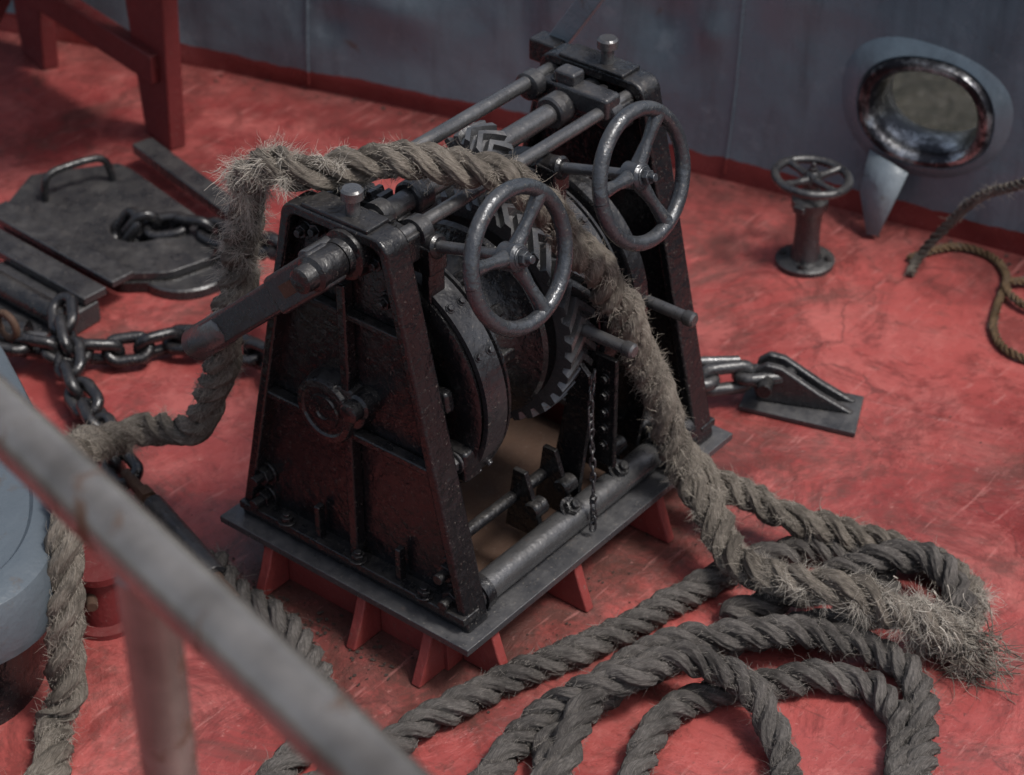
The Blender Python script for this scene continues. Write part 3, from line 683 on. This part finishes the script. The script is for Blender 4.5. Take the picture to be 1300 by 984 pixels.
yarns((.06,.29,.82),(-.5,.1,-.8),16,.06,.3,mp,FIB,rad=.04,droop=1.2,w=(.0008,.002))
yarns((.64,-1.02,.045),(.12,-.8,-.1),90,.13,.22,mp,ROPE,rad=.045,w=(.0015,.0035))
yarns((.64,-1.03,.045),(.12,-.8,.0),260,.09,.3,mp,FIB,rad=.045,w=(.0004,.001))
yarns((.61,-.93,.11),(-.3,-.5,-.1),50,.06,.5,mp,FIBW,rad=.07,droop=1.2,w=(.0008,.0022))
cp=empty("coiled_rope")
C1=[(-.50,-.26,.031),(-.28,-.30,.031),(-.18,-.315,.031),(-.11,-.33,.031),(-.04,-.345,.031),(.07,-.38,.031),(.18,-.42,.031),(.31,-.46,.031),(.45,-.49,.031),(.58,-.52,.031),(.70,-.575,.031),(.76,-.66,.031),(.76,-.76,.031),(.70,-.81,.032),(.61,-.80,.034),(.51,-.73,.034),(.40,-.65,.034),(.29,-.585,.032),(.17,-.545,.031),(.08,-.53,.031),(-.03,-.54,.031),(-.15,-.60,.031),(-.25,-.7,.031),(-.2,-.85,.031)]
C2=[(-.42,-.60,.031),(-.26,-.53,.031),(-.12,-.49,.032),(-.01,-.50,.055),(.065,-.55,.095),(.125,-.60,.11),(.185,-.615,.115),(.235,-.66,.11),(.255,-.745,.09),(.235,-.83,.05),(.17,-.91,.031),(.05,-.98,.031),(-.1,-1.0,.031)]
C3=[(-.25,-.66,.031),(-.10,-.60,.05),(.02,-.565,.080),(.12,-.555,.090),(.22,-.575,.093),(.31,-.635,.093),(.39,-.71,.092),(.48,-.79,.070),(.54,-.88,.04),(.52,-.97,.031),(.43,-1.05,.031),(.28,-1.12,.031),(.1,-1.2,.031)]
C4=[(-.22,-.84,.031),(-.05,-.73,.031),(.07,-.675,.031),(.16,-.665,.031),(.25,-.70,.031),(.33,-.76,.031),(.41,-.83,.031),(.45,-.91,.031),(.42,-1.0,.031),(.32,-1.07,.031),(.15,-1.14,.031)]
C5=[(.44,-.585,.036),(.54,-.645,.04),(.64,-.70,.06),(.72,-.765,.092),(.77,-.84,.095),(.76,-.92,.09),(.70,-.98,.07)]
for i,c in enumerate((C1,C2,C3,C4,C5)): rope("coiled_rope",c,.0305,ROPE2,FIBD,density=3200,hl=.008,parent=cp,seed=11+i,minz=.002,strandname="loop_%d"%(i+1),loose=1.5)
up_=empty("coiled_rope")
rope("c",[(-.06,.34,.031),(-.105,.24,.031),(-.115,.15,.031),(-.135,.03,.031),(-.19,-.08,.031),(-.29,-.16,.031),(-.42,-.2,.031),(-.6,-.2,.031),(-.8,-.15,.031)],.031,ROPE2,FIBD,density=2200,hl=.009,parent=up_,seed=31,minz=.002)
t1=empty("thin_rope")
rope("t",[(1.98,-.75,.62),(1.86,-.55,.42),(1.84,-.45,.34),(1.87,-.34,.25),(1.90,-.25,.13),(1.87,-.20,.03),(1.80,-.21,.013)],.0125,ROPE,FIB,density=1500,hl=.008,parent=t1,seed=41,minz=.002,nth=14)
t2=empty("thin_rope")
rope("t",[(1.86,-.17,.011),(1.92,-.19,.011),(1.99,-.24,.011),(2.0,-.33,.011),(1.94,-.40,.011),(1.80,-.45,.011),(1.70,-.50,.011),(1.65,-.57,.011),(1.67,-.66,.011),(1.78,-.7,.011),(1.86,-.62,.011),(1.84,-.50,.02),(1.9,-.42,.02),(1.99,-.5,.011)],.0105,ROPE3,FIBD,density=900,hl=.006,parent=t2,seed=42,minz=.002,nth=14)
tc=empty("thin_safety_chain")
chain(tc,[(.42,-.27,Z0+.36),(.405,-.275,Z0+.30),(.395,-.290,Z0+.18),(.385,-.303,Z0+.06),(.38,-.305,Z0+.01)],.026,.016,.005,BLACK2,.5,.3,9)

# ------------------------------------------------------------ dirt flakes
v=[];f=[]
def flake(x,y,s):
    a=random.uniform(0,6.28); k=len(v); z=.002; e=random.uniform(.25,1); b=random.uniform(0,3.1)
    for j in range(5):
        t=a+j*1.256; px,py=math.cos(t)*s*random.uniform(.6,1),math.sin(t)*s*e
        v.append((x+px*math.cos(b)-py*math.sin(b),y+px*math.sin(b)+py*math.cos(b),z+random.uniform(0,s*.35)))
    f.append((k,k+1,k+2,k+3,k+4))
def sz(a,b): return a+(b-a)*random.random()**3
cl=[(random.gauss(-.06,.03),random.uniform(-.2,.4)) for _ in range(9)]
for i in range(420): c=random.choice(cl); flake(random.gauss(c[0],.025),random.gauss(c[1],.035),sz(.001,.008))
for i in range(160): flake(random.uniform(-.1,.9),random.gauss(-.34,.04),sz(.001,.005))
for i in range(320): flake(random.uniform(-.4,1.9),random.uniform(-1.3,2),sz(.0008,.005))
for i in range(300):
    y=random.uniform(-.7,2); flake(wx(y)-abs(random.gauss(0,.04))-.01,y,sz(.001,.008))
addmesh("dirt_flakes",v,f,DIRT,smooth=False)

# ------------------------------------------------------------ light, camera
w=bpy.data.worlds.new("World"); scene.world=w; w.use_nodes=True; nt=w.node_tree
sky=nt.nodes.new('ShaderNodeTexSky'); sky.sky_type='NISHITA'; sky.sun_disc=False
sd=Vector((.12,-.46,.86)).normalized()
el=math.asin(sd.z); az=math.atan2(sd.x,sd.y)
sky.sun_elevation=el; sky.sun_rotation=az; sky.air_density=1.0; sky.dust_density=4; sky.ozone_density=1
hs=nt.nodes.new('ShaderNodeHueSaturation'); hs.inputs['Saturation'].default_value=.7; nt.links.new(sky.outputs[0],hs.inputs['Color'])
bg=nt.nodes['Background']; nt.links.new(hs.outputs[0],bg.inputs[0]); bg.inputs[1].default_value=.14
sl=bpy.data.lights.new("sun",'SUN'); sl.energy=2.9; sl.angle=math.radians(12); sl.color=(1,.975,.94)
so=bpy.data.objects.new("sun",sl); col.objects.link(so); so.rotation_euler=sd.to_track_quat('Z','Y').to_euler()
cd=bpy.data.cameras.new("Camera"); cam=bpy.data.objects.new("Camera",cd); col.objects.link(cam); scene.camera=cam
cd.sensor_width=36; cd.lens=36*2847.2/1300; cd.clip_end=1500; cd.clip_start=.05
fw=Vector((.6354,.5131,-.5771)).normalized(); rt=Vector((.6283,-.7780,0)).normalized(); u=rt.cross(fw)
ro=-.00285; r2=rt*math.cos(ro)+u*math.sin(ro); u2=-rt*math.sin(ro)+u*math.cos(ro)
cam.matrix_world=Matrix(((r2.x,u2.x,-fw.x,-2.439),(r2.y,u2.y,-fw.y,-2.376),(r2.z,u2.z,-fw.z,2.967),(0,0,0,1)))
cd.dof.use_dof=True; cd.dof.focus_distance=4.0; cd.dof.aperture_fstop=3.6
